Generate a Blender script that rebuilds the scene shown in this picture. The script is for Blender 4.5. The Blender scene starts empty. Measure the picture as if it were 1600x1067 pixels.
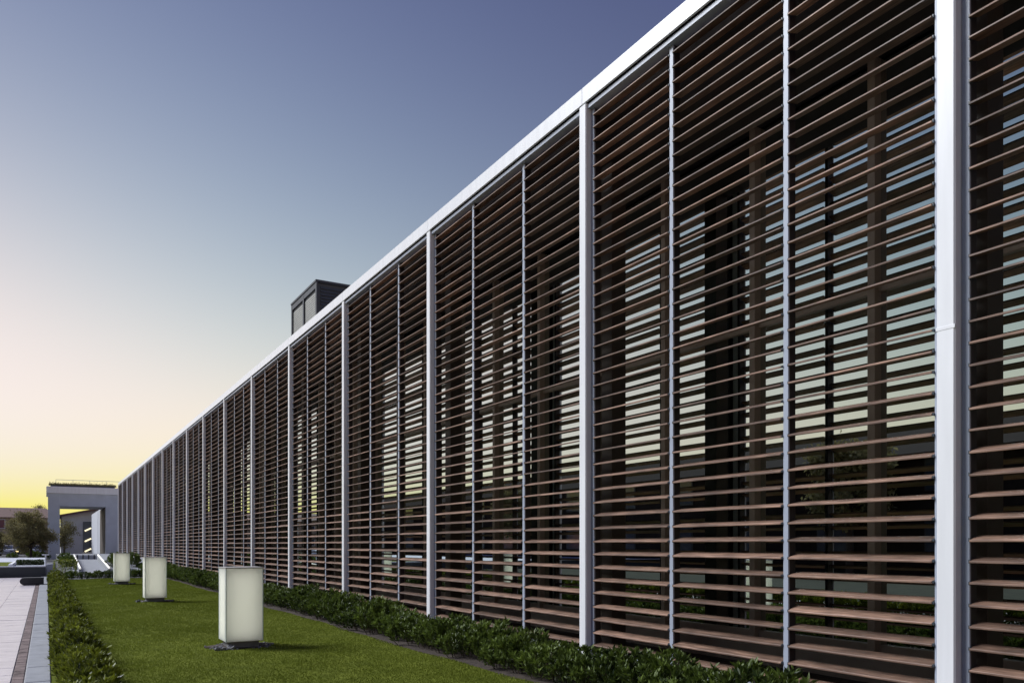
import bpy, bmesh, math, random
import numpy as np
from mathutils import Vector, Matrix
random.seed(7); rng = np.random.default_rng(7)
R = math.radians
sc = bpy.context.scene
COL = sc.collection

# ------------------------------------------------------------------ camera
# X = distance to the right of the camera, square to the facade; Y = along the facade; Z = up
F_PX, CAM_H = 1244.0, 1.5
YAW = math.atan2(728.0, F_PX)                    # facade vanishing point lies 728 px left of centre
cd = bpy.data.cameras.new('camera'); cam = bpy.data.objects.new('camera', cd); COL.objects.link(cam)
cam.location = (0, 0, CAM_H); cam.rotation_euler = (R(90), 0, -YAW)
cd.sensor_width = 36; cd.lens = 36 * F_PX / 1600; cd.shift_y = (850 - 533.5) / 1600
cd.clip_start = 0.05; cd.clip_end = 3000
sc.camera = cam

# ------------------------------------------------------------------ light
SUN_AZ, SUN_EL = R(-20), R(1.0)                  # azimuth measured from +Y, negative = left
world = bpy.data.worlds.new('World'); sc.world = world; world.use_nodes = True
wn, wl = world.node_tree.nodes, world.node_tree.links
wn.clear()
sky = wn.new('ShaderNodeTexSky'); sky.sky_type = 'NISHITA'; sky.sun_disc = False
sky.sun_elevation = SUN_EL; sky.sun_rotation = SUN_AZ
sky.altitude = 0; sky.air_density = 1.0; sky.dust_density = 0.2; sky.ozone_density = 3.0
wo = wn.new('ShaderNodeOutputWorld'); bg = wn.new('ShaderNodeBackground'); bg.inputs['Strength'].default_value = 1.0
def wmath(op, a, b=None):
    m = wn.new('ShaderNodeMath'); m.operation = op
    for i, v in enumerate((a, b)):
        if v is None: continue
        if isinstance(v, (int, float)): m.inputs[i].default_value = v
        else: wl.new(v, m.inputs[i])
    return m.outputs[0]
# dusk film response of the whole sky: strength 0.15, then gamma and a soft shoulder for each channel
sx = wn.new('ShaderNodeSeparateColor'); wl.new(sky.outputs[0], sx.inputs[0])
cx = wn.new('ShaderNodeCombineColor')
for i, (cap, g, k) in enumerate(((0.95, 1.8, 148.4), (0.86, 2.13, 112.5), (1.15, 1.62, 14.2))):
    v = wmath('MULTIPLY', wmath('POWER', wmath('MULTIPLY', sx.outputs[i], 0.15), g), -k / cap)
    v = wmath('MULTIPLY', wmath('SUBTRACT', 1.0, wmath('EXPONENT', v)), cap)
    if i == 2: v = wmath('MAXIMUM', v, 0.25)
    wl.new(v, cx.inputs[i])
wl.new(cx.outputs[0], bg.inputs['Color']); wl.new(bg.outputs[0], wo.inputs['Surface'])
# one lamp, added as broad fill from upper left, well above the afterglow
LAMP_AZ, LAMP_EL = R(-50), R(43)
sd = bpy.data.lights.new('fill_lamp', 'SUN'); sd.energy = 4.6; sd.angle = R(28); sd.color = (0.95, 0.97, 1.0)
fill_lamp = bpy.data.objects.new('fill_lamp', sd); COL.objects.link(fill_lamp)
sv = Vector((math.sin(LAMP_AZ) * math.cos(LAMP_EL), math.cos(LAMP_AZ) * math.cos(LAMP_EL), math.sin(LAMP_EL)))
fill_lamp.rotation_euler = sv.to_track_quat('Z', 'Y').to_euler()
fill_lamp.location = (-10, 60, 30)
sc.view_settings.view_transform = 'Standard'; sc.view_settings.look = 'None'
sc.view_settings.gamma = 1; sc.view_settings.use_curve_mapping = False
sc.view_settings.exposure = 0.0

# ------------------------------------------------------------------ helpers
def mat(name, color, rough=0.6, var=0.12, scale=6.0, bump=0.0, bscale=60.0, metal=0.0, spec=0.5, stretch=None, color2=None, emit=None, emit_s=0.0):
    m = bpy.data.materials.new(name); m.use_nodes = True
    n, l = m.node_tree.nodes, m.node_tree.links
    b = n['Principled BSDF']
    b.inputs['Roughness'].default_value = rough; b.inputs['Metallic'].default_value = metal
    b.inputs['Specular IOR Level'].default_value = spec
    g = n.new('ShaderNodeNewGeometry')
    mp = n.new('ShaderNodeMapping'); l.new(g.outputs['Position'], mp.inputs['Vector'])
    if stretch: mp.inputs['Scale'].default_value = stretch
    t = n.new('ShaderNodeTexNoise'); t.inputs['Scale'].default_value = scale; t.inputs['Detail'].default_value = 5
    l.new(mp.outputs[0], t.inputs['Vector'])
    r = n.new('ShaderNodeValToRGB')
    c1 = color; c2 = color2 or color
    r.color_ramp.elements[0].position = 0.3; r.color_ramp.elements[1].position = 0.7
    r.color_ramp.elements[0].color = (*[max(0, v * (1 - var)) for v in c1], 1)
    r.color_ramp.elements[1].color = (*[min(1, v * (1 + var)) for v in c2], 1)
    l.new(t.outputs['Fac'], r.inputs['Fac']); l.new(r.outputs['Color'], b.inputs['Base Color'])
    if bump:
        t2 = n.new('ShaderNodeTexNoise'); t2.inputs['Scale'].default_value = bscale; t2.inputs['Detail'].default_value = 4
        l.new(mp.outputs[0], t2.inputs['Vector'])
        bp = n.new('ShaderNodeBump'); bp.inputs['Strength'].default_value = bump; bp.inputs['Distance'].default_value = 0.02
        l.new(t2.outputs['Fac'], bp.inputs['Height']); l.new(bp.outputs[0], b.inputs['Normal'])
    if emit:
        b.inputs['Emission Color'].default_value = (*emit, 1); b.inputs['Emission Strength'].default_value = emit_s
    return m

def leaf_mat(name, c_dark, c_light, rough=0.45, spec=0.5):
    m = bpy.data.materials.new(name); m.use_nodes = True
    n, l = m.node_tree.nodes, m.node_tree.links
    b = n['Principled BSDF']; b.inputs['Roughness'].default_value = rough; b.inputs['Specular IOR Level'].default_value = spec
    a = n.new('ShaderNodeAttribute'); a.attribute_name = 'tint'
    oi = n.new('ShaderNodeObjectInfo')
    ma = n.new('ShaderNodeMath'); ma.operation = 'MULTIPLY_ADD'; ma.inputs[1].default_value = 0.35; 
    l.new(oi.outputs['Random'], ma.inputs[0]); l.new(a.outputs['Fac'], ma.inputs[2])
    sb = n.new('ShaderNodeMath'); sb.operation = 'SUBTRACT'; sb.inputs[1].default_value = 0.17; l.new(ma.outputs[0], sb.inputs[0])
    r = n.new('ShaderNodeValToRGB')
    r.color_ramp.elements[0].color = (*c_dark, 1); r.color_ramp.elements[1].color = (*c_light, 1)
    l.new(sb.outputs[0], r.inputs['Fac']); l.new(r.outputs['Color'], b.inputs['Base Color'])
    tr = n.new('ShaderNodeBsdfTranslucent'); l.new(r.outputs['Color'], tr.inputs['Color'])
    mx = n.new('ShaderNodeMixShader'); mx.inputs[0].default_value = 0.25
    l.new(b.outputs[0], mx.inputs[1]); l.new(tr.outputs[0], mx.inputs[2])
    l.new(mx.outputs[0], n['Material Output'].inputs['Surface'])
    return m

class MB:
    """collects solid shapes into one mesh"""
    def __init__(self): self.v = []; self.f = []
    def prism(self, prof, a, b, axis='y'):
        """extrude a closed profile of (p, q) along an axis from a to b"""
        n0 = len(self.v); k = len(prof)
        for t in (a, b):
            for p, q in prof:
                self.v.append({'y': (p, t, q), 'x': (t, p, q), 'z': (p, q, t)}[axis])
        self.f.append([n0 + i for i in range(k)][::-1]); self.f.append([n0 + k + i for i in range(k)])
        for i in range(k):
            j = (i + 1) % k
            self.f.append([n0 + i, n0 + j, n0 + k + j, n0 + k + i])
        return self
    def box(self, x0, x1, y0, y1, z0, z1, bev=0.0):
        if bev <= 0:
            return self.prism([(x0, z0), (x1, z0), (x1, z1), (x0, z1)], y0, y1)
        n0 = len(self.v); e = bev
        P = []
        for z, zi in ((z0, 0), (z0 + e, 1), (z1 - e, 1), (z1, 0)):
            i = 0 if zi else e
            a0, a1, b0, b1 = x0 + i, x1 - i, y0 + i, y1 - i
            P += [(a0 + e, b0, z), (a1 - e, b0, z), (a1, b0 + e, z), (a1, b1 - e, z), (a1 - e, b1, z), (a0 + e, b1, z), (a0, b1 - e, z), (a0, b0 + e, z)]
        self.v += P
        self.f.append([n0 + i for i in range(8)][::-1]); self.f.append([n0 + 24 + i for i in range(8)])
        for r in range(3):
            for i in range(8):
                j = (i + 1) % 8
                self.f.append([n0 + r * 8 + i, n0 + r * 8 + j, n0 + r * 8 + 8 + j, n0 + r * 8 + 8 + i])
        return self
    def tube(self, pts, rad, seg=8):
        n0 = len(self.v); pts = [Vector(p) for p in pts]
        for i, p in enumerate(pts):
            d = (pts[min(i + 1, len(pts) - 1)] - pts[max(i - 1, 0)]).normalized()
            u = d.orthogonal().normalized(); w = d.cross(u)
            r = rad[i] if isinstance(rad, (list, tuple)) else rad
            for k in range(seg):
                a = 2 * math.pi * k / seg
                self.v.append(tuple(p + u * (math.cos(a) * r) + w * (math.sin(a) * r)))
        for i in range(len(pts) - 1):
            for k in range(seg):
                a, b = n0 + i * seg + k, n0 + i * seg + (k + 1) % seg
                self.f.append([a, b, b + seg, a + seg])
        self.f.append([n0 + k for k in range(seg)][::-1]); self.f.append([n0 + (len(pts) - 1) * seg + k for k in range(seg)])
        return self
    def mesh(self, name, m=None, smooth=False):
        me = bpy.data.meshes.new(name); me.from_pydata(self.v, [], self.f)
        bm = bmesh.new(); bm.from_mesh(me); bmesh.ops.recalc_face_normals(bm, faces=bm.faces); bm.to_mesh(me); bm.free()
        if m: me.materials.append(m)
        if smooth: me.polygons.foreach_set('use_smooth', [True] * len(me.polygons))
        return me
    def build(self, name, m, parent=None, smooth=False):
        return link(name, self.mesh(name, m, smooth), parent)

def link(name, data, parent=None, loc=None):
    o = bpy.data.objects.new(name, data); COL.objects.link(o)
    if parent is not None:
        o.parent = parent
        if loc is None:
            # geometry is written in world coordinates: cancel the parents' positions
            p = parent; off = Vector((0, 0, 0))
            while p is not None: off += p.location; p = p.parent
            o.location = -off
    if loc is not None: o.location = loc
    return o
def tag(o, label, cat, group=None):
    o['label'] = label; o['category'] = cat
    if group: o['group'] = group
    return o
def struct(o): o['kind'] = 'structure'; return o
def stuff(o): o['kind'] = 'stuff'; return o
def empty(name, loc):
    o = bpy.data.objects.new(name, None); o.empty_display_size = 0.2; COL.objects.link(o); o.location = loc; return o
def wloc(o):
    v = Vector((0, 0, 0))
    while o is not None: v += o.location; o = o.parent
    return v
def put(name, me, parent, pos):
    """a piece whose mesh is centred on its own origin, at a world position under a parent"""
    o = link(name, me, parent, Vector(pos) - wloc(parent)); return o
def project(x, y, z):
    c, s = math.cos(YAW), math.sin(YAW)
    zz = s * x + c * y; xx = c * x - s * y
    return (800 + F_PX * xx / zz, 850 - F_PX * (z - CAM_H) / zz) if zz > 0.1 else None
ONES = ['', 'first', 'second', 'third', 'fourth', 'fifth', 'sixth', 'seventh', 'eighth', 'ninth', 'tenth', 'eleventh', 'twelfth', 'thirteenth',
        'fourteenth', 'fifteenth', 'sixteenth', 'seventeenth', 'eighteenth', 'nineteenth']
TENS = ['', '', 'twent', 'thirt', 'fort', 'fift', 'sixt', 'sevent', 'eight', 'ninet']
def ordinal(n):
    if n < 20: return ONES[n]
    return TENS[n // 10] + ('ieth' if n % 10 == 0 else 'y-' + ONES[n % 10])

# ------------------------------------------------------------------ materials
M = {}
M['white'] = mat('white_metal', (0.79, 0.80, 0.82), 0.38, 0.055, 2.2, 0.03, 8, stretch=(4, 4, .35))
M['alu'] = mat('grey_aluminium', (0.36, 0.40, 0.48), 0.4, 0.05, 3)
M['dark'] = mat('dark_metal', (0.03, 0.032, 0.036), 0.5)
M['fin'] = mat('fin_shade', (0.045, 0.04, 0.045), 0.5)  # shade of the mullions' deep sides put into this dark colour
M['clip'] = mat('clip_metal', (0.05, 0.06, 0.07), 0.45)
M['column'] = mat('column_bronze', (0.06, 0.05, 0.042), 0.5, 0.06)
M['side_shade'] = mat('brown_shade', (0.07, 0.055, 0.045), 0.7)
M['taupe'] = mat('taupe_metal', (0.31, 0.255, 0.205), 0.45, 0.06)
M['sill'] = mat('sill_panel', (0.28, 0.24, 0.20), 0.7, 0.12, 3)
M['black'] = mat('shadow_black', (0.02, 0.02, 0.02), 0.8)
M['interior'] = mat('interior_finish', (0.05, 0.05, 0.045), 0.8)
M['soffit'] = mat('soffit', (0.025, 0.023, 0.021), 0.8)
M['roof'] = mat('roofing', (0.2, 0.2, 0.2), 0.9)
M['steel'] = mat('slate_steel', (0.05, 0.06, 0.072), 0.55, 0.15, 2)
M['panel'] = mat('louvre_panel_grey', (0.27, 0.28, 0.255), 0.5, 0.08, 2)
M['concrete'] = mat('pale_concrete', (0.50, 0.52, 0.57), 0.75, 0.06, 1.2, 0.1, 30)
M['kerb'] = mat('kerb_stone', (0.26, 0.27, 0.285), 0.65, 0.14, 5, 0.15, 60)
M['paver'] = mat('paver_stone', (0.56, 0.51, 0.515), 0.30, 0.16, 3, 0.12, 40, stretch=(1, 2.5, 1))
M['joint'] = mat('joint_sand', (0.20, 0.18, 0.17), 0.9)
M['brick'] = mat('brick', (0.10, 0.06, 0.05), 0.7, 0.4, 5, 0.2, 60, color2=(0.16, 0.115, 0.105))
M['soil'] = mat('mulch', (0.045, 0.032, 0.024), 0.95, 0.5, 20, 0.8, 50)
M['lawn'] = mat('lawn_turf', (0.095, 0.118, 0.016), 0.95, 0.2, 3.0, 0.4, 90, color2=(0.125, 0.145, 0.022), spec=0.05)
M['cover'] = mat('ground_cover', (0.022, 0.026, 0.014), 0.95, 0.4, 2, 0.5, 30, spec=0.1)
M['ground'] = mat('ground_asphalt', (0.07, 0.07, 0.07), 0.9, 0.2, 0.5)
M['stone'] = mat('dark_gravel', (0.15, 0.15, 0.16), 0.8, 0.4, 30)
M['plinth'] = mat('plinth_concrete', (0.14, 0.138, 0.135), 0.85, 0.2, 10, 0.2, 50)
def frost_mat():
    m = bpy.data.materials.new('frosted_glass'); m.use_nodes = True
    n, l = m.node_tree.nodes, m.node_tree.links; b = n['Principled BSDF']
    b.inputs['Base Color'].default_value = (.78, .81, .78, 1); b.inputs['Roughness'].default_value = .22
    tr = n.new('ShaderNodeBsdfTranslucent'); tr.inputs[0].default_value = (.93, .92, .88, 1)
    mx = n.new('ShaderNodeMixShader'); mx.inputs[0].default_value = .5
    l.new(b.outputs[0], mx.inputs[1]); l.new(tr.outputs[0], mx.inputs[2]); l.new(mx.outputs[0], n['Material Output'].inputs['Surface'])
    return m
M['frost'] = frost_mat()
M['tube'] = mat('light_core', (.9, .9, .85), .5, emit=(1.0, 1.0, .95), emit_s=1.15)
M['trim'] = mat('pale_trim', (.60, .70, .69), .35, .05)
M['capplate'] = mat('cap_plate', (0.35, 0.33, 0.30), 0.45, 0.1)
M['bark'] = mat('bark', (0.06, 0.045, 0.035), 0.9, 0.3, 12, 0.5, 40)
M['twig'] = mat('twig', (0.07, 0.05, 0.03), 0.9)
M['leaf'] = leaf_mat('leaf_dark', (0.014, 0.028, 0.008), (0.17, 0.235, 0.04), spec=0.3)
M['leaf2'] = leaf_mat('leaf_yellowgreen', (0.012, 0.024, 0.005), (0.27, 0.31, 0.03), spec=0.35)
M['treeleaf'] = leaf_mat('leaf_olive', (0.11, 0.10, 0.05), (0.36, 0.32, 0.15), 0.8, 0.1)
M['stucco'] = mat('beige_stucco', (0.30, 0.24, 0.19), 0.85, 0.08)
M['darkbrick'] = mat('dark_brick', (0.03, 0.023, 0.02), 0.95, 0.2, 3, spec=0.02)
M['rooftile'] = mat('brown_roof', (0.13, 0.075, 0.06), 0.8, 0.15, 3)
M['winglass'] = mat('far_window_glass', (0.05, 0.06, 0.08), 0.08)
M['lampwarm'] = mat('lamp_warm', (0.9, 0.85, 0.7), 0.5, emit=(1.0, 0.86, 0.55), emit_s=1.3)
M['raillight'] = mat('rail_light', (0.9, 0.9, 0.85), 0.5, emit=(1.0, 0.93, 0.82), emit_s=0.55)
M['carlamp'] = mat('car_lamp', (0.9, 0.85, 0.6), 0.4, emit=(1.0, 0.75, 0.3), emit_s=1.4)
M['tyre'] = mat('tyre', (0.015, 0.015, 0.015), 0.9)
M['bench'] = mat('bench_dark', (0.025, 0.026, 0.03), 0.6, 0.2)

def wood_mat():
    m = bpy.data.materials.new('slat_wood'); m.use_nodes = True
    n, l = m.node_tree.nodes, m.node_tree.links; b = n['Principled BSDF']
    g = n.new('ShaderNodeNewGeometry'); sp = n.new('ShaderNodeSeparateXYZ'); l.new(g.outputs['Position'], sp.inputs[0])
    def cell(out, off, size):
        a = n.new('ShaderNodeMath'); a.operation = 'SUBTRACT'; a.inputs[1].default_value = off; l.new(out, a.inputs[0])
        d = n.new('ShaderNodeMath'); d.operation = 'DIVIDE'; d.inputs[1].default_value = size; l.new(a.outputs[0], d.inputs[0])
        f = n.new('ShaderNodeMath'); f.operation = 'FLOOR'; l.new(d.outputs[0], f.inputs[0]); return f.outputs[0]
    cy = cell(sp.outputs['Y'], 3.78, 1.68); cz = cell(sp.outputs['Z'], 0.10, 0.1735)
    cb = n.new('ShaderNodeCombineXYZ'); l.new(cy, cb.inputs[0]); l.new(cz, cb.inputs[1])
    wnz = n.new('ShaderNodeTexWhiteNoise'); wnz.noise_dimensions = '3D'; l.new(cb.outputs[0], wnz.inputs['Vector'])
    mp = n.new('ShaderNodeMapping'); mp.inputs['Scale'].default_value = (30, 1.6, 30); l.new(g.outputs['Position'], mp.inputs['Vector'])
    ad = n.new('ShaderNodeVectorMath'); ad.operation = 'ADD'; l.new(mp.outputs[0], ad.inputs[0])
    scl = n.new('ShaderNodeVectorMath'); scl.operation = 'SCALE'; scl.inputs['Scale'].default_value = 40; l.new(wnz.outputs['Color'], scl.inputs[0]); l.new(scl.outputs[0], ad.inputs[1])
    t = n.new('ShaderNodeTexNoise'); t.inputs['Scale'].default_value = 1.6; t.inputs['Detail'].default_value = 7; t.inputs['Roughness'].default_value = 0.65; l.new(ad.outputs[0], t.inputs['Vector'])
    r = n.new('ShaderNodeValToRGB'); r.color_ramp.elements[0].position = 0.3; r.color_ramp.elements[1].position = 0.72
    r.color_ramp.elements[0].color = (0.066, 0.036, 0.025, 1); r.color_ramp.elements[1].color = (0.31, 0.19, 0.132, 1)
    l.new(t.outputs['Fac'], r.inputs['Fac'])
    hs = n.new('ShaderNodeHueSaturation'); l.new(r.outputs['Color'], hs.inputs['Color'])
    mr = n.new('ShaderNodeMapRange'); mr.inputs[3].default_value = 0.55; mr.inputs[4].default_value = 1.4; l.new(wnz.outputs['Value'], mr.inputs[0]); l.new(mr.outputs[0], hs.inputs['Value'])
    mp2 = n.new('ShaderNodeMapping'); mp2.inputs['Scale'].default_value = (9, 2.2, 3); l.new(ad.outputs[0], mp2.inputs['Vector']); mp2.inputs['Scale'].default_value = (.25, 1.6, .25)
    st = n.new('ShaderNodeTexNoise'); st.inputs['Scale'].default_value = 1.3; st.inputs['Detail'].default_value = 4; l.new(mp2.outputs[0], st.inputs['Vector'])
    sr = n.new('ShaderNodeMapRange'); sr.inputs[1].default_value = .35; sr.inputs[2].default_value = .65; sr.inputs[3].default_value = .68; sr.inputs[4].default_value = 1.25; l.new(st.outputs['Fac'], sr.inputs[0])
    sm = n.new('ShaderNodeVectorMath'); sm.operation = 'SCALE'; l.new(hs.outputs[0], sm.inputs[0]); l.new(sr.outputs[0], sm.inputs['Scale'])
    l.new(sm.outputs[0], b.inputs['Base Color'])
    b.inputs['Roughness'].default_value = 0.55
    bp = n.new('ShaderNodeBump'); bp.inputs['Strength'].default_value = 0.25; bp.inputs['Distance'].default_value = 0.01
    l.new(t.outputs['Fac'], bp.inputs['Height']); l.new(bp.outputs[0], b.inputs['Normal'])
    return m
M['wood'] = wood_mat()

def glass_mat():
    m = bpy.data.materials.new('coated_glass'); m.use_nodes = True
    n, l = m.node_tree.nodes, m.node_tree.links; n.remove(n['Principled BSDF'])
    tr = n.new('ShaderNodeBsdfTransparent'); tr.inputs[0].default_value = (0.03, 0.04, 0.037, 1)
    gl = n.new('ShaderNodeBsdfGlossy'); gl.inputs['Color'].default_value = (0.86, 0.96, 0.93, 1); gl.inputs['Roughness'].default_value = 0.004
    lw = n.new('ShaderNodeFresnel'); lw.inputs['IOR'].default_value = 1.55
    ma = n.new('ShaderNodeMath'); ma.operation = 'ADD'; ma.inputs[1].default_value = 0.60; ma.use_clamp = True; l.new(lw.outputs[0], ma.inputs[0])
    mx = n.new('ShaderNodeMixShader'); l.new(ma.outputs[0], mx.inputs[0]); l.new(tr.outputs[0], mx.inputs[1]); l.new(gl.outputs[0], mx.inputs[2])
    l.new(mx.outputs[0], n['Material Output'].inputs['Surface'])
    return m
M['glass'] = glass_mat()

# ------------------------------------------------------------------ ground, lawn, pavement
me = bpy.data.meshes.new('ground'); G = 1500
me.from_pydata([(-G, -G, -0.10), (G, -G, -0.10), (G, G, -0.10), (-G, G, -0.10)], [], [(0, 1, 2, 3)]); me.materials.append(M['ground'])
struct(link('ground', me))
LAWN0, LAWN1, LY0, LY1 = 0.30, 4.52, -4.0, 39.2
b = MB()   # lawn sheet with soft undulation
nx, ny = 14, 120
for j in range(ny + 1):
    for i in range(nx + 1):
        x = 0.05 + (LAWN1 - 0.05) * i / nx; y = LY0 + (LY1 - LY0) * j / ny
        if i == nx: x += 0.035 * math.sin(y * 3.1) + 0.025 * math.sin(y * 7.7)
        b.v.append((x, y, 0.012 * math.sin(x * 2.1 + y * 0.7) + 0.008 * math.sin(y * 2.3 - x * 3)))
for j in range(ny):
    for i in range(nx):
        a = j * (nx + 1) + i; b.f.append([a, a + 1, a + nx + 2, a + nx + 1])
struct(b.build('lawn', M['lawn'], smooth=True))
b = MB(); nx, ny = 10, 200
for j in range(ny + 1):
    for i in range(nx + 1):
        x = 4.40 + 4.2 * i / nx; y = -6 + 98 * j / ny
        b.v.append((x, y, -0.022 + random.uniform(-0.012, 0.014)))
for j in range(ny):
    for i in range(nx):
        a = j * (nx + 1) + i; b.f.append([a, a + 1, a + nx + 2, a + nx + 1])
struct(b.build('planting_bed', M['soil']))
# pavement: bedding sheet, pavers, brick border, kerb stones
pave = struct(MB().box(-2.74, -0.02, -6, 42.6, -0.08, -0.012).build('pavement', M['joint']))
PW, PL = 0.60, 0.60
def near_view(x, y):
    p = project(x, y + 0.3, 0); return p is not None and p[1] <= 1130 and p[0] > -60
pm = [MB().box(-PW/2 + .0015, PW/2 - .0015, -PL/2 + .004, PL/2 - .004, -0.04, 0.0, 0.004).mesh('paver', M['paver']) for _ in range(1)]
for j in range(70):
    for i in range(4):
        y = 0.3 + j * PL; x = -0.335 - PW * (i + 0.5)
        if not near_view(x, y): continue
        put('paver', pm[0], pave, (x, y, random.uniform(-0.002, 0.003))).rotation_euler = (random.uniform(-.004, .004), random.uniform(-.004, .004), 0)
stuffp = MB()
for j in range(80):
    for i in range(4):
        y = -5.7 + j * PL; x = -0.335 - PW * (i + 0.5)
        if j >= 10 and near_view(x, y): continue
        stuffp.box(x - PW/2 + .004, x + PW/2 - .004, y - PL/2 + .004, y + PL/2 - .004, -0.04, 0.0)
stuff(stuffp.build('paver', M['paver'], pave))
struct(MB().box(-24, -2.76, -30, 42.6, -0.09, -0.01).build('plaza_planting', M['cover']))
bm_ = MB().box(-0.055, 0.055, -0.1, 0.1, -0.04, 0.0, 0.004).mesh('brick', M['brick'])
for j in range(155):
    put('brick', bm_, pave, (-0.272, 8.2 + j * 0.212, random.uniform(-0.003, 0.002)))
kb = struct(MB().box(-0.20, 0.06, -6, 42.6, -0.09, -0.03).build('kerb', M['joint']))
km = MB().box(-0.125, 0.125, -0.595, 0.595, -0.12, 0.02, 0.008).mesh('kerb_stone', M['kerb'])
for j in range(33):
    put('kerb_stone', km, kb, (-0.08, 3.4 + j * 1.2, random.uniform(-0.003, 0.003)))

# ------------------------------------------------------------------ the louvred building
FX = 6.35; BAY = 5.04; PAN = BAY / 3; S0 = 3.78; NB = 17
H_TOP = CAM_H + 6.16
bld = empty('office_building', (FX, 45, 0))
tag(bld, 'long white-framed office building screened by rows of brown wooden louvre slats', 'building')
Y_A, Y_B = S0 - BAY - 1.0, S0 + BAY * NB
gX = FX + 1.42                                   # glazing line
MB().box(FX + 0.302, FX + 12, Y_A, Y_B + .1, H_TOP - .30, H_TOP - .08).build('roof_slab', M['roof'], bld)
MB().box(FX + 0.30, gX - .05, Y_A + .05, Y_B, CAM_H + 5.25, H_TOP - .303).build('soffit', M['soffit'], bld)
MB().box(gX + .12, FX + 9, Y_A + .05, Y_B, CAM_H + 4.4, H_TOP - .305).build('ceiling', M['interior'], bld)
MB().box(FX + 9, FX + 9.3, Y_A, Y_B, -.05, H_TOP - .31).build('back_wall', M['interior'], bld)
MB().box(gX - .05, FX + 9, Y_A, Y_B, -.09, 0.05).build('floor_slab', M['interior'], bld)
MB().box(FX, FX + 12, Y_B + .002, Y_B + .3, -.05, H_TOP - .302).build('end_wall', M['concrete'], bld)
for k in range(-1, NB):
    y0 = S0 + k * BAY
    MB().box(FX - .092, FX - .062, y0 + .0015, y0 + BAY - .0015, H_TOP - .22, H_TOP - .001 * (k % 2), 0.003).build('fascia_panel', M['white'], bld)
for k in range(0, NB, 2):
    MB().box(FX + 5.2, FX + 5.6, S0 + k * BAY - .2, S0 + k * BAY + .2, 0.052, CAM_H + 4.4).build('interior_column', M['sill'], bld)
MB().box(FX - .061, FX + .30, Y_A, Y_B, H_TOP - .13, H_TOP - .005).build('fascia_shadow_board', M['black'], bld)  # black board stands in for the shadow line under the fascia
# white posts, one mesh shared
POST_H = H_TOP - .223
pme = MB().box(-.085, .06, -.078, .078, -0.06, POST_H, 0.012).mesh('post', M['white'])
spl = MB().box(-.0875, .062, -.0795, .0795, 0, 0.03, 0.002).mesh('splice_collar', M['white'])
for k in range(0, NB + 1):
    p = put('post', pme, bld, (FX, S0 + k * BAY, 0))
    if k == 0: put('splice_collar', spl, p, (FX, S0 + k * BAY, CAM_H + 1.73))
# steel columns standing behind the posts
cme = MB().box(0, .24, -.12, .12, -.04, CAM_H + 5.25, .004).mesh('column', M['column'])
for k in range(-1, NB + 1): put('column', cme, bld, (FX + .34, S0 + k * BAY + .02, 0))
# louvre screens
PITCH, Z0, NSL = 0.1735, 0.160, 42
TOPR = Z0 + (NSL - 1) * PITCH + 0.10
def slat_prof(d=0.135, t=0.021, drop=0.032, sc_=1.0):
    # front edge at x=-0.02 and lower than the back; small rounded nosing
    f, bk = -0.022, -0.022 + d
    return [(f, -drop/2 - t/2 + .004), (f + .004, -drop/2 - t/2), (bk, drop/2 - t/2 + .004), (bk, drop/2 + t/2), (f + .006, -drop/2 + t/2), (f, -drop/2 + t/2 - .006)]
SL = PAN / 2 - 0.038
slat_me = MB().prism(slat_prof(), -SL, SL).mesh('slat', M['wood'])
mul_me = MB().box(0, .022, -.032, .032, 0.0, TOPR - .068, 0.003).mesh('mullion', M['alu'])
fin_me = MB().box(.0225, .115, -.022, .022, 0.0, TOPR - .068).mesh('fin', M['fin'])
clip_one = MB().box(-0.012, 0.03, -.046, -.0325, -.014, .014)
slots = []
far = MB()
screens = {}
for k in range(-1, NB):
    y0 = S0 + k * BAY
    scr = MB()
    scr.box(FX - .052, FX + .10, y0 + .081, y0 + BAY - .081, TOPR - .012, TOPR + .048, 0.004)
    s = scr.build('louvre_screen', M['alu'], bld); screens[k] = s
    MB().box(FX + .03, FX + .12, y0 + .081, y0 + BAY - .081, -.03, 0.05).build('bottom_rail', M['alu'], s)
    for q in (1, 2): put('mullion', mul_me, s, (FX, y0 + q * PAN, 0.052)); put('fin', fin_me, s, (FX, y0 + q * PAN, 0.052))
    put('jamb', mul_me, s, (FX + .004, y0 + .113, 0.052)); put('jamb', mul_me, s, (FX + .004, y0 + BAY - .113, 0.052))
    for yy in (y0 + .113, y0 + BAY - .113): put('fin', fin_me, s, (FX + .004, yy, 0.052))
    cl = MB()
    if k <= 4:
        for q in range(4):
            ym = y0 + q * PAN + (.113 if q == 0 else -.113 if q == 3 else 0)
            for i in range(NSL):
                z = Z0 + i * PITCH - .012
                if q < 3: cl.box(FX - .012, FX + .02, ym + .0325, ym + .043, z - .012, z + .012)
                if q > 0: cl.box(FX - .016, FX + .02, ym - .047, ym - .0325, z - .014, z + .014)
        stuff(cl.build('slat_clip', M['clip'], s))
    for q in range(3):
        ya = y0 + q * PAN + (.146 if q == 0 else .034) + .012; yb = y0 + (q + 1) * PAN - (.146 if q == 2 else .034) - .010
        for i in range(NSL):
            z = Z0 + i * PITCH; yc = (ya + yb) / 2
            vis = [project(FX, yy, z) for yy in np.linspace(ya, yb, 9)]
            vis = [p for p in vis if p and 0 <= p[0] <= 1600 and 0 <= p[1] <= 1067]
            size = (max(p[0] for p in vis) - min(p[0] for p in vis)) if len(vis) > 1 else 0
            slots.append((size, k, q, i, ya, yb, z))
slots.sort(key=lambda t: -t[0])
pr = slat_prof()
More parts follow.
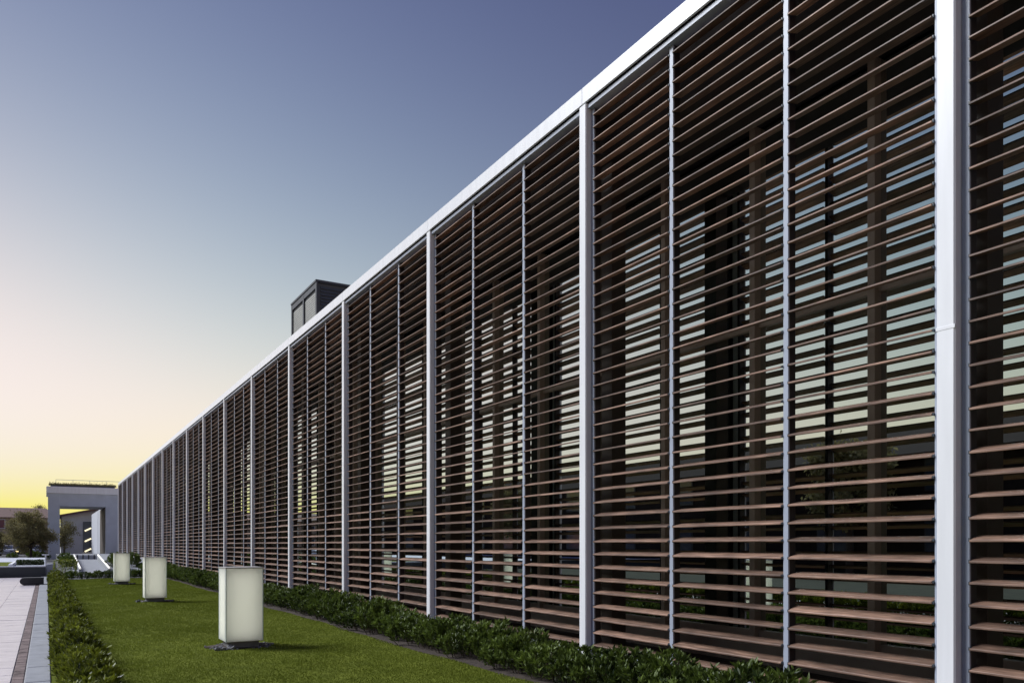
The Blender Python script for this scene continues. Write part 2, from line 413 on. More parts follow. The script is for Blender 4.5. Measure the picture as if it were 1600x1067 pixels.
for n, (size, k, q, i, ya, yb, z) in enumerate(slots):
    tilt = random.gauss(0, 0.035)
    if random.random() < 0.05: tilt += random.uniform(-.16, .10)
    yaw = random.gauss(0, 0.0012); dz = random.gauss(0, 0.0025)
    if n < 300 and size > 0:
        o = put('slat', slat_me, screens[k], (FX, (ya + yb) / 2, z + dz))
        o.scale = (1, (yb - ya) / (2 * SL), 1); o.rotation_euler = (yaw, tilt, 0)
    else:
        ct, st = math.cos(tilt), math.sin(tilt)
        far.prism([(FX + p * ct + r * st, z + dz - p * st + r * ct) for p, r in pr], ya, yb)
stuff(far.build('slat', M['wood'], bld))
# glazing behind the screen
TR = 4.27
gm_mull = MB().box(-.04, .10, -.045, .045, 0.0, CAM_H + 5.25 - .302, 0.003).mesh('glazing_mullion', M['taupe'])
pane_lo = MB().box(0, .02, -PAN/2 + .047, PAN/2 - .047, 0.42, TR - .047).mesh('pane', M['glass'])
pane_hi = MB().box(0, .02, -PAN/2 + .047, PAN/2 - .047, TR + .047, CAM_H + 5.24).mesh('pane', M['glass'])
for k in range(-1, NB):
    y0 = S0 + k * BAY
    g = MB(); g.box(gX - .02, gX + .08, y0 + .002, y0 + BAY - .002, TR - .045, TR + .045)
    w = g.build('window_wall', M['taupe'], bld)
    sl = MB().box(gX - .06, gX + .10, y0 + .002, y0 + BAY - .002, 0.0, 0.30).build('sill_panel', M['sill'], w)
    MB().box(gX - .03, gX + .10, y0 + .002, y0 + BAY - .002, 0.315, 0.418).build('sill_rail', M['taupe'], w)
    for q in range(3):
        put('glazing_mullion', gm_mull, w, (gX - .045, y0 + q * PAN, 0.302))
        tiny = random.gauss(0, 0.0022)
        for pmz in (pane_lo, pane_hi):
            o = put('pane', pmz, w, (gX + .02, y0 + (q + .5) * PAN, 0)); o.rotation_euler = (0, 0, tiny + random.gauss(0, .0012))
# rooftop plant room
px0, pz1 = FX + 2.5, 0
D2 = px0
def s_at(xpix, P): return (1441.4 * P / (xpix - 72) - 0.505 * P) / 0.863
pyA, pyB = s_at(495, D2), s_at(457, D2)
zA = 1441.4 * D2 / (495 - 72)
pz1 = CAM_H + (850 - 437) / F_PX * zA
pr_x1 = px0 + 6.0
room = MB().box(px0 + .03, pr_x1 - .03, pyA + .03, pyB - .03, H_TOP - .1, pz1 - .05).build('plant_room', M['steel'], bld)
MB().box(px0 - .06, pr_x1 + .06, pyA - .06, pyB + .06, pz1 - .09, pz1, .01).build('cap_sheet', M['steel'], room)
for (yy) in (pyA, (pyA + pyB) / 2, pyB):
    MB().box(px0 - .035, px0 + .03, yy - .07, yy + .07, H_TOP - .1, pz1 - .092).build('frame_post', M['steel'], room)
MB().box(px0 - .03, px0 + .03, pyA + .072, pyB - .072, pz1 - .30, pz1 - .093).build('head_rail', M['steel'], room)
for a_, b_ in ((pyA + .074, (pyA + pyB) / 2 - .074), ((pyA + pyB) / 2 + .074, pyB - .074)):
    pn = MB()
    z = H_TOP - .08
    while z < pz1 - .42:
        pn.prism([(px0 + .028, z), (px0 + .016, z), (px0 + .025, z + .085), (px0 + .028, z + .085)], a_, b_); z += .088
    stuff(pn.build('louvre_blade', M['panel'], room))
pn = MB(); z = H_TOP - .08
while z < pz1 - .2:
    pn.prism([(pyA + .028, z), (pyA - .006, z), (pyA + .02, z + .10), (pyA + .028, z + .10)], px0 + .16, pr_x1 - .05, 'x'); z += .125
stuff(pn.build('louvre_blade', M['steel'], room))

# ------------------------------------------------------------------ light boxes on the lawn
pos = ['nearest of three frosted white light boxes on the lawn, largest in view', 'middle of three frosted white light boxes on the lawn, between the other two',
       'farthest of three frosted white light boxes on the lawn, beside the end hedge']
W = 0.52
for n, ys in enumerate((11.8, 22.5, 33.1)):
    X0 = 2.2
    t = empty('light_box', (X0 + W/2, ys + W/2, 0)); tag(t, pos[n], 'light box', 'light boxes on the lawn')
    MB().box(X0 + .05, X0 + W - .05, ys + .05, ys + W - .05, -.03, .135).build('plinth', M['plinth'], t)
    e = .012
    zt = 1.15
    MB().box(X0, X0 + W, ys, ys + e, .11, zt, .002).build('glass_panel', M['frost'], t)
    MB().box(X0, X0 + W, ys + W - e, ys + W, .11, zt, .002).build('glass_panel', M['frost'], t)
    MB().box(X0, X0 + e, ys + e + .002, ys + W - e - .002, .11, zt, .002).build('glass_panel', M['frost'], t)
    MB().box(X0 + W - e, X0 + W, ys + e + .002, ys + W - e - .002, .11, zt, .002).build('glass_panel', M['frost'], t)
    for tx in (X0 - .001, X0 + W - .009):
        for ty in (ys - .001, ys + W - .009): MB().box(tx - .001, tx + .011, ty - .001, ty + .011, .108, zt + .001).build('corner_trim', M['trim'], t)
    MB().box(X0 + .07, X0 + W - .07, ys + .07, ys + W - .07, .15, 1.12, .02).build('light_core', M['tube'], t)
    MB().box(X0 - .008, X0 + W + .008, ys - .008, ys + W + .008, zt + .002, zt + .02, .003).build('cap_plate', M['capplate'], t)
    MB().box(X0 + .02, X0 + W - .02, ys + .02, ys + W - .02, .105, .125).build('base_plate', M['capplate'], t)
    gv = MB(); rr = random.Random(n + 3)
    bmv = bmesh.new()
    for q in range(90 if n == 0 else 50):
        a = rr.uniform(0, 2 * math.pi); d = rr.uniform(.22, .44)
        cx, cy = X0 + W/2 + d * math.cos(a) * 1.15, ys + W/2 + d * math.sin(a)
        if q < 12: cx, cy = X0 - .02 + rr.uniform(-.16, .12), ys + rr.uniform(-.12, .10)
        r = rr.uniform(.012, .026) if q >= 12 else rr.uniform(.03, .055)
        mt = Matrix.Translation((cx, cy, r * .45 + .005)) @ Matrix.Rotation(rr.uniform(0, 6), 4, Vector((rr.random(), rr.random(), 1)).normalized()) @ Matrix.Diagonal((rr.uniform(.8, 1.5), rr.uniform(.7, 1.2), rr.uniform(.5, .9), 1))
        res = bmesh.ops.create_icosphere(bmv, subdivisions=1, radius=r, matrix=mt)
        for v in res['verts']: v.co += Vector((rr.uniform(-1, 1), rr.uniform(-1, 1), rr.uniform(-1, 1))) * r * .22
    gm = bpy.data.meshes.new('gravel'); bmv.to_mesh(gm); bmv.free(); gm.materials.append(M['stone'])
    go = stuff(link('gravel', gm)); tag(go, 'dark gravel scattered round the foot of the ' + ('nearest', 'middle', 'farthest')[n] + ' light box', 'gravel')
    gs = MB(); cc = [(X0 + W/2 + (.40 + .05 * math.sin(3 * a) + .03 * math.sin(7 * a)) * math.cos(a) * 1.1, ys + W/2 + (.38 + .05 * math.cos(2 * a)) * math.sin(a)) for a in np.linspace(0, 2 * math.pi, 40)[:-1]]
    gs.prism(cc, -.02, .022, 'z'); so = struct(gs.build('soil_patch', M['soil']))

# ------------------------------------------------------------------ leaves and shrubs
def leaf_mesh(name, P, D, L, Wd, tint, m, trunk=None, fold=0.25):
    """P base points, D unit directions, L lengths, Wd widths, tint 0..1 : one diamond leaf (2 triangles) each"""
    n = len(P)
    up = rng.normal(size=(n, 3)); side = np.cross(D, up); side /= np.linalg.norm(side, axis=1)[:, None] + 1e-9
    nor = np.cross(side, D)
    mid = P + D * (L * .5)[:, None]
    v = np.stack([P, mid + side * (Wd / 2)[:, None] + nor * (Wd * fold)[:, None], P + D * L[:, None], mid - side * (Wd / 2)[:, None] + nor * (Wd * fold)[:, None]], 1).reshape(-1, 3)
    base = np.arange(n)[:, None] * 4
    tris = np.concatenate([base + np.array([0, 1, 2]), base + np.array([0, 2, 3])], 1).reshape(-1, 3)
    tv = np.repeat(tint, 4)
    if trunk is not None:
        pass
    me = bpy.data.meshes.new(name)
    me.vertices.add(len(v)); me.vertices.foreach_set('co', v.ravel().astype(np.float32))
    me.loops.add(len(tris) * 3); me.loops.foreach_set('vertex_index', tris.ravel().astype(np.int32))
    me.polygons.add(len(tris)); me.polygons.foreach_set('loop_start', (np.arange(len(tris)) * 3).astype(np.int32))
    at = me.attributes.new('tint', 'FLOAT', 'POINT'); at.data.foreach_set('value', tv.astype(np.float32))
    me.materials.append(m); me.update(); me.validate()
    return me
def shrub_meshes(name, m, rx, ry, h, nst, lpl, ll):
    """stems reaching a lumpy dome surface, each ending in a whorl of leaves"""
    th = rng.uniform(0, 2 * np.pi, nst); u = np.sqrt(rng.uniform(0, 1, nst))
    lump = 1 + .16 * np.sin(3 * th + rng.uniform(0, 6)) + .1 * np.sin(5 * th + rng.uniform(0, 6))
    x = rx * u * np.cos(th) * lump; y = ry * u * np.sin(th) * lump
    top = h * (np.sqrt(np.clip(1 - .72 * u ** 2.4, 0, 1))) * rng.uniform(.72, 1.14, nst)
    tips = np.stack([x, y, top], 1)
    base = np.stack([x * .62, y * .62, np.zeros(nst)], 1)
    ax = tips - base; ln = np.linalg.norm(ax, axis=1); axn = ax / ln[:, None]
    P, D, L, Wd, T = [], [], [], [], []
    for i in range(nst):
        tone = rng.uniform(0, 1)
        k = lpl
        nl_ = k * 2 // 5; tt = np.concatenate([rng.uniform(.12, .85, nl_), np.full(k - nl_, 1) - rng.uniform(0, .13, k - nl_) * (h / ln[i])])
        pts = base[i] + ax[i] * tt[:, None]
        d = rng.normal(size=(k, 3)); d -= axn[i] * (d @ axn[i])[:, None]; d /= np.linalg.norm(d, axis=1)[:, None]
        d = d * rng.uniform(.5, 1.0, k)[:, None] + axn[i] * rng.uniform(.35, 1.1, k)[:, None] + np.array([0, 0, .15]); d /= np.linalg.norm(d, axis=1)[:, None]
        P.append(pts); D.append(d); L.append(rng.uniform(.7, 1.25, k) * ll); Wd.append(rng.uniform(.26, .40, k) * ll)
        T.append(np.clip(tt * .3 + tone * .45 + rng.normal(0, .12, k), 0, 1))
    fo = leaf_mesh('foliage', np.concatenate(P), np.concatenate(D), np.concatenate(L), np.concatenate(Wd), np.concatenate(T), m)
    st = MB()
    for i in range(0, nst, 5): st.tube([tuple(base[i] - np.array([0, 0, .03])), tuple(base[i] + ax[i] * .93)], [.006, .003], 4)
    return fo, st.mesh('stem', M['twig'])
def place_shrub(name, var, loc, label, group, scale=1.0, h=1.0):
    t = empty(name, loc); tag(t, label, 'shrub', group)
    t.rotation_euler = (0, 0, random.uniform(0, 6.28)); s = scale * random.uniform(.86, 1.14); t.scale = (s, s, s * h * random.uniform(.84, 1.2))
    f = bpy.data.objects.new('foliage', var[0]); COL.objects.link(f); f.parent = t
    g = bpy.data.objects.new('stem', var[1]); COL.objects.link(g); g.parent = t
    return t
var_f = [shrub_meshes('f', M['leaf'], .41, .41, .43, 84, 24, .076) for _ in range(5)]
var_l = [shrub_meshes('l', M['leaf2'], .25, .25, .38, 60, 24, .072) for _ in range(5)]
y = 4.6; n = 0
while y < 52:
    n += 1
    place_shrub('facade_shrub', var_f[n % 5], (5.00 + random.uniform(-.07, .07), y, -.02), ordinal(n) + ' shrub from the near end of the dark green row along the louvred facade', 'shrubs along the louvred facade')
    y += random.uniform(.50, .62)
y = 6.2; n = 0
while y < 38.4:
    n += 1
    place_shrub('kerb_shrub', var_l[n % 5], (.34 + random.uniform(-.03, .03), y, -.01), ordinal(n) + ' shrub from the near end of the yellow-green row along the grey kerb', 'shrubs along the kerb', .9 if y > 12 else 1.0)
    y += random.uniform(.34, .42)
x = 0.95; n = 0
while x < 4.9:
    n += 1
    place_shrub('end_shrub', var_f[n % 5], (x, 39.3 + random.uniform(-.06, .06), -.01), ordinal(n) + ' shrub from the kerb in the dark hedge closing the far end of the lawn', 'shrubs across the far end of the lawn', .85, .95)
    x += random.uniform(.42, .52)
# clipped bush at the hedge corner
cb = 1400
pp = rng.uniform(-1, 1, (cb, 3)); k_ = np.argmax(np.abs(pp), 1); pp[np.arange(cb), k_] = np.sign(pp[np.arange(cb), k_]); pp *= np.array([.42, .34, .38]) * rng.uniform(.88, 1.03, (cb, 1)); pp[:, 2] += .42
dd = rng.normal(size=(cb, 3)) * .5 + pp - np.array([0, 0, .35]); dd /= np.linalg.norm(dd, axis=1)[:, None]
fo = leaf_mesh('foliage', pp, dd, rng.uniform(.05, .08, cb), rng.uniform(.025, .035, cb), rng.uniform(.2, 1, cb), M['leaf2'])
t = empty('clipped_bush', (.72, 40.2, 0)); tag(t, 'square clipped green bush at the corner where the kerb hedge ends', 'bush')
o = bpy.data.objects.new('foliage', fo); COL.objects.link(o); o.parent = t
o = MB().tube([(0, 0, -.05), (0, 0, .5)], [.03, .02]).mesh('stem', M['twig']); o = bpy.data.objects.new('stem', o); COL.objects.link(o); o.parent = t

# grass blades, dense near the camera
NG = 330000
gx = rng.uniform(.5, LAWN1 + .03, NG); gy = 6.0 + (LY1 - 6.0) * rng.uniform(0, 1, NG) ** 1.8
gz = 0.012 * np.sin(gx * 2.1 + gy * 0.7) + 0.008 * np.sin(gy * 2.3 - gx * 3)
keep = np.ones(NG, bool)
for ys in (11.8, 22.5, 33.1): keep &= ~((np.abs(gx - 2.46) < .42) & (np.abs(gy - ys - .26) < .38))
gx, gy, gz = gx[keep], gy[keep], gz[keep]; NG = len(gx)
a = rng.uniform(0, 2 * np.pi, NG); hgt = rng.uniform(.008, .021, NG) * (1 + .2 * np.sin(gx * 5) * np.sin(gy * 3.3)); wd = .004 + .0002 * gy
ln = rng.normal(0, .45, (NG, 2)) * hgt[:, None]
v = np.stack([np.stack([gx - np.cos(a) * wd, gy - np.sin(a) * wd, gz - .004], 1), np.stack([gx + np.cos(a) * wd, gy + np.sin(a) * wd, gz - .004], 1), np.stack([gx + ln[:, 0], gy + ln[:, 1], gz + hgt], 1)], 1).reshape(-1, 3)
me = bpy.data.meshes.new('grass'); me.vertices.add(len(v)); me.vertices.foreach_set('co', v.ravel().astype(np.float32))
me.loops.add(NG * 3); me.loops.foreach_set('vertex_index', np.arange(NG * 3, dtype=np.int32))
me.polygons.add(NG); me.polygons.foreach_set('loop_start', (np.arange(NG) * 3).astype(np.int32))
patch = .5 + .25 * np.sin(gx * 1.7 + 1.3 * np.sin(gy * .9)) + .2 * np.sin(gy * 1.1 + gx * .6)
me.attributes.new('tint', 'FLOAT', 'POINT').data.foreach_set('value', np.repeat(np.clip(.18 + patch * .4 + rng.uniform(.0, .38, NG), 0, 1), 3).astype(np.float32))
M['grass'] = leaf_mat('grass_blade', (0.095, 0.122, 0.013), (0.205, 0.245, 0.034), .8, 0.08)
me.materials.append(M['grass']); me.update()
tag(stuff(link('grass', me)), 'short mown green grass of the lawn between the hedges', 'grass')

# ------------------------------------------------------------------ trees
def tree(label, loc, h, rx, rz, zc, nleaf, ll, m, group=None, seed=0):
    global rng
    rng = np.random.default_rng(seed + 50); rr = random.Random(seed)
    t = empty('broadleaf_tree', loc); tag(t, label, 'tree', group)
    tr = MB(); tr.tube([(0, 0, -.1), (.05, 0, zc * .5), (0, .06, zc + rz * .2)], [h * .028, h * .02, h * .012], 8)
    ncl = 90; cl = []
    while len(cl) < ncl:
        p = rng.uniform(-1, 1, 3)
        if .25 < np.linalg.norm(p) < 1: cl.append(p * np.array([rx, rx, rz]) * rr.uniform(.8, 1.05) + np.array([0, 0, zc]))
    for c in cl[::3]: tr.tube([(0, 0, zc - rz * .6), tuple(c * np.array([.5, .5, 1]) - np.array([0, 0, rz * .15])), tuple(c)], [h * .010, h * .006, h * .002], 5)
    tr = tr.mesh('trunk', M['bark']); o = bpy.data.objects.new('trunk', tr); COL.objects.link(o); o.parent = t
    P, T = [], []
    for c in cl:
        k = nleaf // ncl; q = rng.normal(size=(k, 3)) * np.array([rx, rx, rz * .8]) * .115; P.append(c + q); T.append(np.clip(rng.uniform(0, .6) + rng.uniform(0, .4, k), 0, 1))
    P = np.concatenate(P); D = rng.normal(size=P.shape); D /= np.linalg.norm(D, axis=1)[:, None]
    f = leaf_mesh('crown', P, D, rng.uniform(.7, 1.3, len(P)) * ll, rng.uniform(.4, .6, len(P)) * ll, np.concatenate(T), m)
    o = bpy.data.objects.new('crown', f); COL.objects.link(o); o.parent = t
    return t
def at(xp, P):      # Y along the facade for a pixel column at a known distance P from the camera line
    return s_at(xp, P)
def ground_pt(xp, z):  # world X, Y for a pixel column at camera depth z
    xx = (xp - 800) / F_PX * z; c, s = math.cos(YAW), math.sin(YAW)
    return c * xx + s * z, -s * xx + c * z
x, y = ground_pt(48, 78); tree('large olive-green tree standing left of the white portico', (x, y, 0), 5.2, 2.1, 2.1, 2.75, 16000, .17, M['treeleaf'], seed=1)
x, y = ground_pt(100, 112); tree('pale green tree seen through the portico opening', (x, y, 0), 5.5, 1.8, 2.0, 2.9, 5000, .18, M['treeleaf'], seed=2)
x, y = ground_pt(58, 175); tree('tree top showing above the brown roof behind', (x, y, 0), 10, 2.2, 2.6, 7.4, 5000, .22, M['treeleaf'], seed=3)
x, y = ground_pt(-2, 92); tree('dark shrubby tree at the left edge of the view', (x, y, 0), 3.5, 1.1, 1.2, 1.7, 4000, .15, M['treeleaf'], seed=4)
# trees across the plaza, left of the view: they show as reflections in the glass
for n, (x, y, h) in enumerate(((-19, 3.5, 10), (-17, 7.5, 13), (-21, 27, 7.6), (-21, 62, 7.2), (-21, -9, 12))):
    tree(ordinal(n + 1) + ' plaza tree reflected in the glazing', (x, y, 0), h, h * .3, h * .34, h * .62, 9000, .30, M['treeleaf'], 'plaza trees left of the view', seed=10 + n)

# ------------------------------------------------------------------ far end of the lawn and the portico
PY = 97.2
por = empty('entrance_portico', (3.4, PY + 4, 0)); tag(por, 'white rectangular entrance portico with plants along its roof at the far end', 'portico')
PT = CAM_H + 6.12
MB().box(.17, 1.26, PY, PY + 1.3, -.1, CAM_H + 5.4, .02).build('post', M['concrete'], por)
MB().box(5.6, 7.4, PY, PY + 10, -.1, CAM_H + 5.4, .02).build('post', M['concrete'], por)
MB().box(5.56, 5.598, PY + .9, PY + 10.02, -.05, CAM_H + 4.04).build('side_shade_sheet', M['side_shade'], por)  # dark sheet added to put shade on the portico's inner face
MB().box(.17, 7.4, PY + .01, PY + 1.2, CAM_H + 4.05, CAM_H + 5.402).build('beam', M['concrete'], por)
MB().box(.2, 7.38, PY + 1.202, PY + 8, CAM_H + 4.06, CAM_H + 5.401).build('soffit_slab', M['concrete'], por)
MB().box(.02, 7.5, PY - .12, PY + 8.1, CAM_H + 5.404, PT, .02).build('fascia', M['white'], por)
MB().box(.4, 6.5, PY + .1, PY + .6, PT + .002, PT + .2).build('roof_planter', M['steel'], por)
for q in range(5): MB().tube([(.9 + q * 1.6, PY + .75, PT + .002), (.9 + q * 1.6, PY + .75, PT + .78)], .02, 6).build('rail_post', M['alu'], por)
MB().tube([(.9, PY + .75, PT + .78), (7.3, PY + .75, PT + .78)], .022, 6).build('guard_rail', M['alu'], por)
nl = 6000; P = np.stack([rng.uniform(.3, 6.6, nl), PY + .35 + rng.normal(0, .14, nl), PT + .12 + np.abs(rng.normal(0, .09, nl)) * (1 + .5 * np.sin(rng.uniform(.3, 6.6, nl) * 2))], 1)
D = rng.normal(size=P.shape); D[:, 2] = np.abs(D[:, 2]); D /= np.linalg.norm(D, axis=1)[:, None]
rp = leaf_mesh('roof_plants', P, D, rng.uniform(.08, .16, nl), rng.uniform(.04, .08, nl), rng.uniform(0, .8, nl), M['treeleaf'])
stuff(link('roof_plants', rp, por))
# white wall continuing past the portico
ww = empty('white_wall', (6.6, 136, 0)); tag(ww, 'white wall with a dark slot seen through the right of the portico', 'wall')
MB().box(6.6, 7.6, 121, 131.6, -.1, CAM_H + 4.97).build('wall_panel', M['concrete'], ww)
MB().box(6.6, 7.6, 132.4, 151, -.1, CAM_H + 4.96).build('wall_panel', M['concrete'], ww)
MB().box(6.9, 7.55, 131.6, 132.4, -.1, CAM_H + 4.5).build('slot', M['dark'], ww)

def far_building(name, label, x0, x1, y0, y1, eave, ridge, wins, hip=2.0, wall='stucco', face='y', frame='concrete'):
    t = empty(name, ((x0 + x1) / 2, y0, 0)); tag(t, label, 'building')
    MB().box(x0, x1, y0, y1, -.1, eave).build('wall', M[wall], t)
    o = .5; r = MB(); d = (y1 - y0) / 2
    if face == 'y':
        r.v = [(x0 - o, y0 - o, eave + .002), (x1 + o, y0 - o, eave + .002), (x1 + o, y1 + o, eave + .002), (x0 - o, y1 + o, eave + .002), (x0 - o + hip, y0 + d, ridge), (x1 + o - hip, y0 + d, ridge)]
        r.f = [[0, 1, 5, 4], [1, 2, 5], [2, 3, 4, 5], [3, 0, 4], [3, 2, 1, 0]]
    else:
        d = (x1 - x0) / 2
        r.v = [(x0 - o, y0 - o, eave + .002), (x1 + o, y0 - o, eave + .002), (x1 + o, y1 + o, eave + .002), (x0 - o, y1 + o, eave + .002), (x0 + d, y0 - o + hip, ridge), (x0 + d, y1 + o - hip, ridge)]
        r.f = [[1, 0, 4], [1, 4, 5, 2], [2, 5, 3], [0, 3, 5, 4], [3, 2, 1, 0]]
    r.build('roof', M['rooftile' if frame == 'concrete' else 'darkbrick'], t)
    for (a, b_, z0, z1) in wins:
        if face == 'y':
            w = MB().box(a, b_, y0 - .06, y0 + .02, z0, z1).build('window', M[frame], t)
            MB().box(a + .1, b_ - .1, y0 - .08, y0 - .062, z0 + .1, z1 - .1).build('pane', M['winglass'], w)
        else:
            w = MB().box(x1 - .02, x1 + .06, a, b_, z0, z1).build('window', M[frame], t)
            MB().box(x1 + .062, x1 + .08, a + .1, b_ - .1, z0 + .1, z1 - .1).build('pane', M['winglass'], w)
    return t
wl_ = []
for q in range(13):
    for z in (1.2, 4.0): wl_.append((-43 + q * 3.6, -41.6 + q * 3.6, z, z + 1.5))
far_building('low_building', 'long beige building with brown hipped roof behind the olive tree', -46, 1.5, 150, 164, CAM_H + 4.3, CAM_H + 6.1, wl_)
gb = empty('stair_building', (6, 150, 0)); tag(gb, 'grey building with sloping roof and lit stair window seen through the portico', 'building')
MB().prism([(2.3, -.1), (9.5, -.1), (9.5, CAM_H + 6.3), (2.3, CAM_H + 4.75)], 156, 172).build('wall', M['concrete'], gb)
MB().prism([(1.6, CAM_H + 4.605), (9.9, CAM_H + 6.39), (9.9, CAM_H + 6.7), (1.6, CAM_H + 4.92)], 154.6, 173).build('roof', M['rooftile'], gb)
MB().box(5.5, 7.0, 155.9, 156.02, .2, CAM_H + 3.9).build('stair_window', M['winglass'], gb)
for q, z in enumerate((3.9, 2.1, .35)):
    o = MB().box(-.55, .55, -.06, .06, -.12, .12).mesh('lamp_tube', M['lampwarm']); o = put('lamp_tube', o, gb, (6.25, 155.75, CAM_H - 1.35 + z)); o.rotation_euler = (0, R(-28), 0)
# building across the plaza, parallel to the louvred one, left of the view
wl_ = []
for q in range(26):
    for z in (1.0, 4.2): wl_.append((-40 + q * 6.2, -37.6 + q * 6.2, z, z + 1.7))
far_building('plaza_building', 'long beige plaza building reflected in the glazing, left of the view', -37, -23, -45, 125, CAM_H + 4.4, CAM_H + 7.0, wl_, face='x', wall='darkbrick', frame='dark')

# cross wall and terrace left of the kerb
cw = MB(); cw.box(-30, -.02, 42.7, 43.0, -.1, .44)
tw = cw.build('terrace_wall', M['steel']); tag(tw, 'dark grey low retaining wall across the end of the paving', 'wall')
MB().box(-30, -.02, 42.66, 43.05, .442, .50, .008).build('coping', M['concrete'], tw)
struct(MB().box(-30, -.02, 43.052, 74, -.09, .43).build('terrace', M['concrete']))
struct(MB().box(-4.5, -1.55, 44.5, 56, .40, .445).build('terrace_lawn', M['lawn']))
MB_ = MB().box(-1.54, -1.38, 44.5, 56, .40, .56, .01); tag(MB_.build('lawn_edging', M['white']), 'pale straight edging beside the small terrace lawn', 'edging')
MB_ = MB(); MB_.prism([(58.5, .43), (66, .43), (66, 1.05), (58.5, .62)], -6, -3.6, 'x'); tag(MB_.build('ramp_parapet', M['concrete']), 'pale sloping parapet at the far left of the terrace', 'parapet')
bn = MB()
pf = [(-.40, .02)] + [(-.36 + .0 * k, 0.02) for k in range(0)]
prof = []
for a in np.linspace(90, 270, 7): prof.append((-.70 + .13 * math.cos(R(a)), .15 + .13 * math.sin(R(a))))
prof += [(-.07, .02), (-.07, .28)]
bn.prism(prof, 34.0, 34.6); tag(bn.build('low_bench', M['bench']), 'low dark bench with a rounded end on the pale paving', 'bench')
# terrace hedge
nl = 3000; P = np.stack([rng.uniform(-1.3, -.1, nl), rng.uniform(47.4, 48.0, nl), .44 + rng.uniform(0, .26, nl)], 1); D = rng.normal(size=P.shape); D /= np.linalg.norm(D, axis=1)[:, None]
th_ = empty('terrace_hedge', (0, 0, 0)); tag(th_, 'low dark clipped hedge on the terrace behind the grey wall', 'hedge')
o = bpy.data.objects.new('foliage', leaf_mesh('foliage', P, D, rng.uniform(.05, .08, nl), rng.uniform(.02, .04, nl), rng.uniform(0, .5, nl), M['leaf'])); COL.objects.link(o); o.parent = th_
# end pier, path light
pr_ = MB().box(.02, .42, 43.2, 43.9, -.1, .58, .01).build('wall_pier', M['concrete']); tag(pr_, 'short pale pier ending the terrace wall beside the clipped bush', 'pier')
pl = empty('path_light', (-.02, 46.2, .43)); tag(pl, 'small white T-shaped path light on the terrace', 'path light')
MB().tube([(-.02, 46.2, .43), (-.02, 46.2, .95)], .035, 8).build('stem', M['white'], pl)
MB().box(-.18, .14, 46.12, 46.28, .952, 1.0, .006).build('head', M['white'], pl)
# ramp with lit rails
def ramp_z(y): return -.05 + .052 * (y - 47)
rb = MB(); rb.prism([(44.5, -.09), (47, -.02), (58, .5), (96, .5), (96, -.09)], .9, 6.3, 'x'); struct(rb.build('ramp', M['kerb']))
rl = [('left', 1.54), ('right', 2.9)]
for nm, X in rl:
    t = empty('ramp_rail', (X, 47, 0)); tag(t, 'lit white handrail on the ' + nm + ' side of the portico ramp', 'handrail', 'lit ramp handrails')
    MB().prism([(47.2, -.05), (58, .45), (58, .75), (47.2, .20)], X - .06, X + .06, 'x').build('stringer', M['kerb'], t)
    MB().tube([(X, 47.2, .25), (X, 58, .82)], .045, 8).build('light_rail', M['raillight'], t)
lw_ = empty('low_wall', (2.2, 60, .5)); tag(lw_, 'low white wall with dark uprights at the head of the ramp', 'wall')
MB().box(1.65, 2.95, 60, 60.2, .5, .78).build('wall', M['concrete'], lw_)
for q in range(4): MB().box(1.75 + q * .33, 1.82 + q * .33, 59.93, 59.998, .5, .80).build('upright', M['dark'], lw_)
for n, (x, y, sclx) in enumerate(((3.5, 50, 1.2), (3.6, 53, 1.3), (4.3, 51.5, 1.25), (1.05, 50.5, 1.1), (1.0, 53.5, 1.1))):
    place_shrub('ramp_shrub', var_f[n], (x, y, ramp_z(y) + .02), ordinal(n + 1) + ' dark shrub beside the lit ramp rails', 'shrubs beside the ramp', sclx, 1.2)

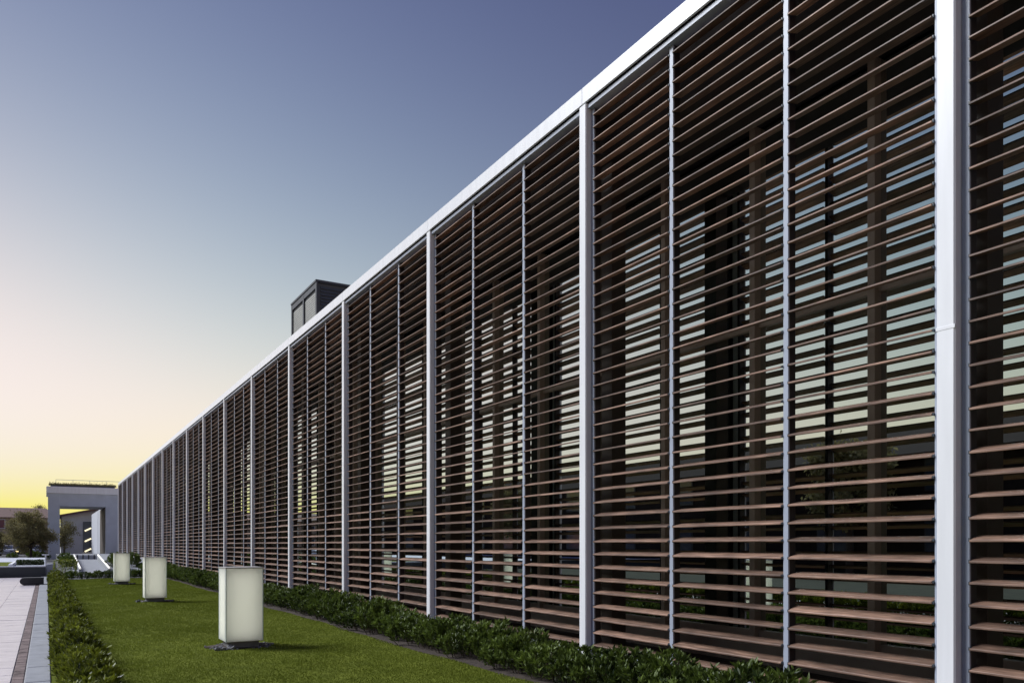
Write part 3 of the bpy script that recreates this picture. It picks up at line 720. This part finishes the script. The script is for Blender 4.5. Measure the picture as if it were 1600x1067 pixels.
for n, (xp, zz) in enumerate(((20, 84), (52, 80), (68, 78))):
    x, y = ground_pt(xp, zz)
    place_shrub('tree_bed_shrub', var_f[n], (x, y, -.05), ordinal(n + 1) + ' dark shrub from the left beneath the olive-green tree', 'shrubs beneath the olive-green tree', 1.5, 1.1)
# cars far beyond
def car(label, loc, rz, body, lit):
    m = mat('car_paint', body, .25, .02)
    t = empty('parked_car', loc); tag(t, label, 'car', 'cars parked far beyond the terrace'); t.rotation_euler = (0, 0, rz)
    def pt(o):
        o.parent = t; o.location = (0, 0, 0); return o
    b_ = MB(); b_.prism([(-2.1, .32), (2.1, .32), (2.15, .62), (1.95, .86), (.95, .98), (-1.9, 1.0), (-2.15, .8)], -.86, .86, 'x')
    pt(b_.build('body', m))
    c = MB(); c.prism([(.9, .985), (.25, 1.42), (-1.2, 1.45), (-1.95, 1.003)], -.70, .70, 'x'); pt(c.build('cabin', m))
    g_ = MB(); g_.prism([(.93, 1.0), (.30, 1.40), (.33, 1.40), (.99, 1.0)], -.62, .62, 'x'); pt(g_.build('windscreen', M['winglass']))
    for s_ in (-1, 1):
        gs_ = MB(); gs_.prism([(.7, 1.02), (.22, 1.36), (-1.15, 1.38), (-1.7, 1.02)], s_ * .702 - .006, s_ * .702 + .006, 'x'); pt(gs_.build('side_window', M['winglass']))
        l_ = MB().box(s_ * .62 - .16, s_ * .62 + .16, 2.05, 2.16, .60, .76, .02); pt(l_.build('headlight', M['carlamp'] if lit and s_ > 0 else M['winglass']))
        for yy in (-1.3, 1.35):
            w = MB(); w.tube([(s_ * .72, yy, .32), (s_ * .90, yy, .32)], .32, 14); w = pt(w.build('wheel', M['tyre']))
            h_ = MB(); h_.tube([(s_ * .88, yy, .32), (s_ * .915, yy, .32)], .19, 10); h_ = h_.build('rim', M['alu']); h_.parent = w
    return t
x, y = ground_pt(36, 105); car('dark parked car with one headlight lit beneath the olive tree', (x, y, -.09), R(180), (.02, .02, .024), True)
x, y = ground_pt(11, 108); car('silver parked car left of the dark car', (x, y, -.09), R(178), (.35, .36, .40), False)
x, y = ground_pt(58, 110); car('grey parked car right of the dark car', (x, y, -.09), R(182), (.22, .23, .26), False)
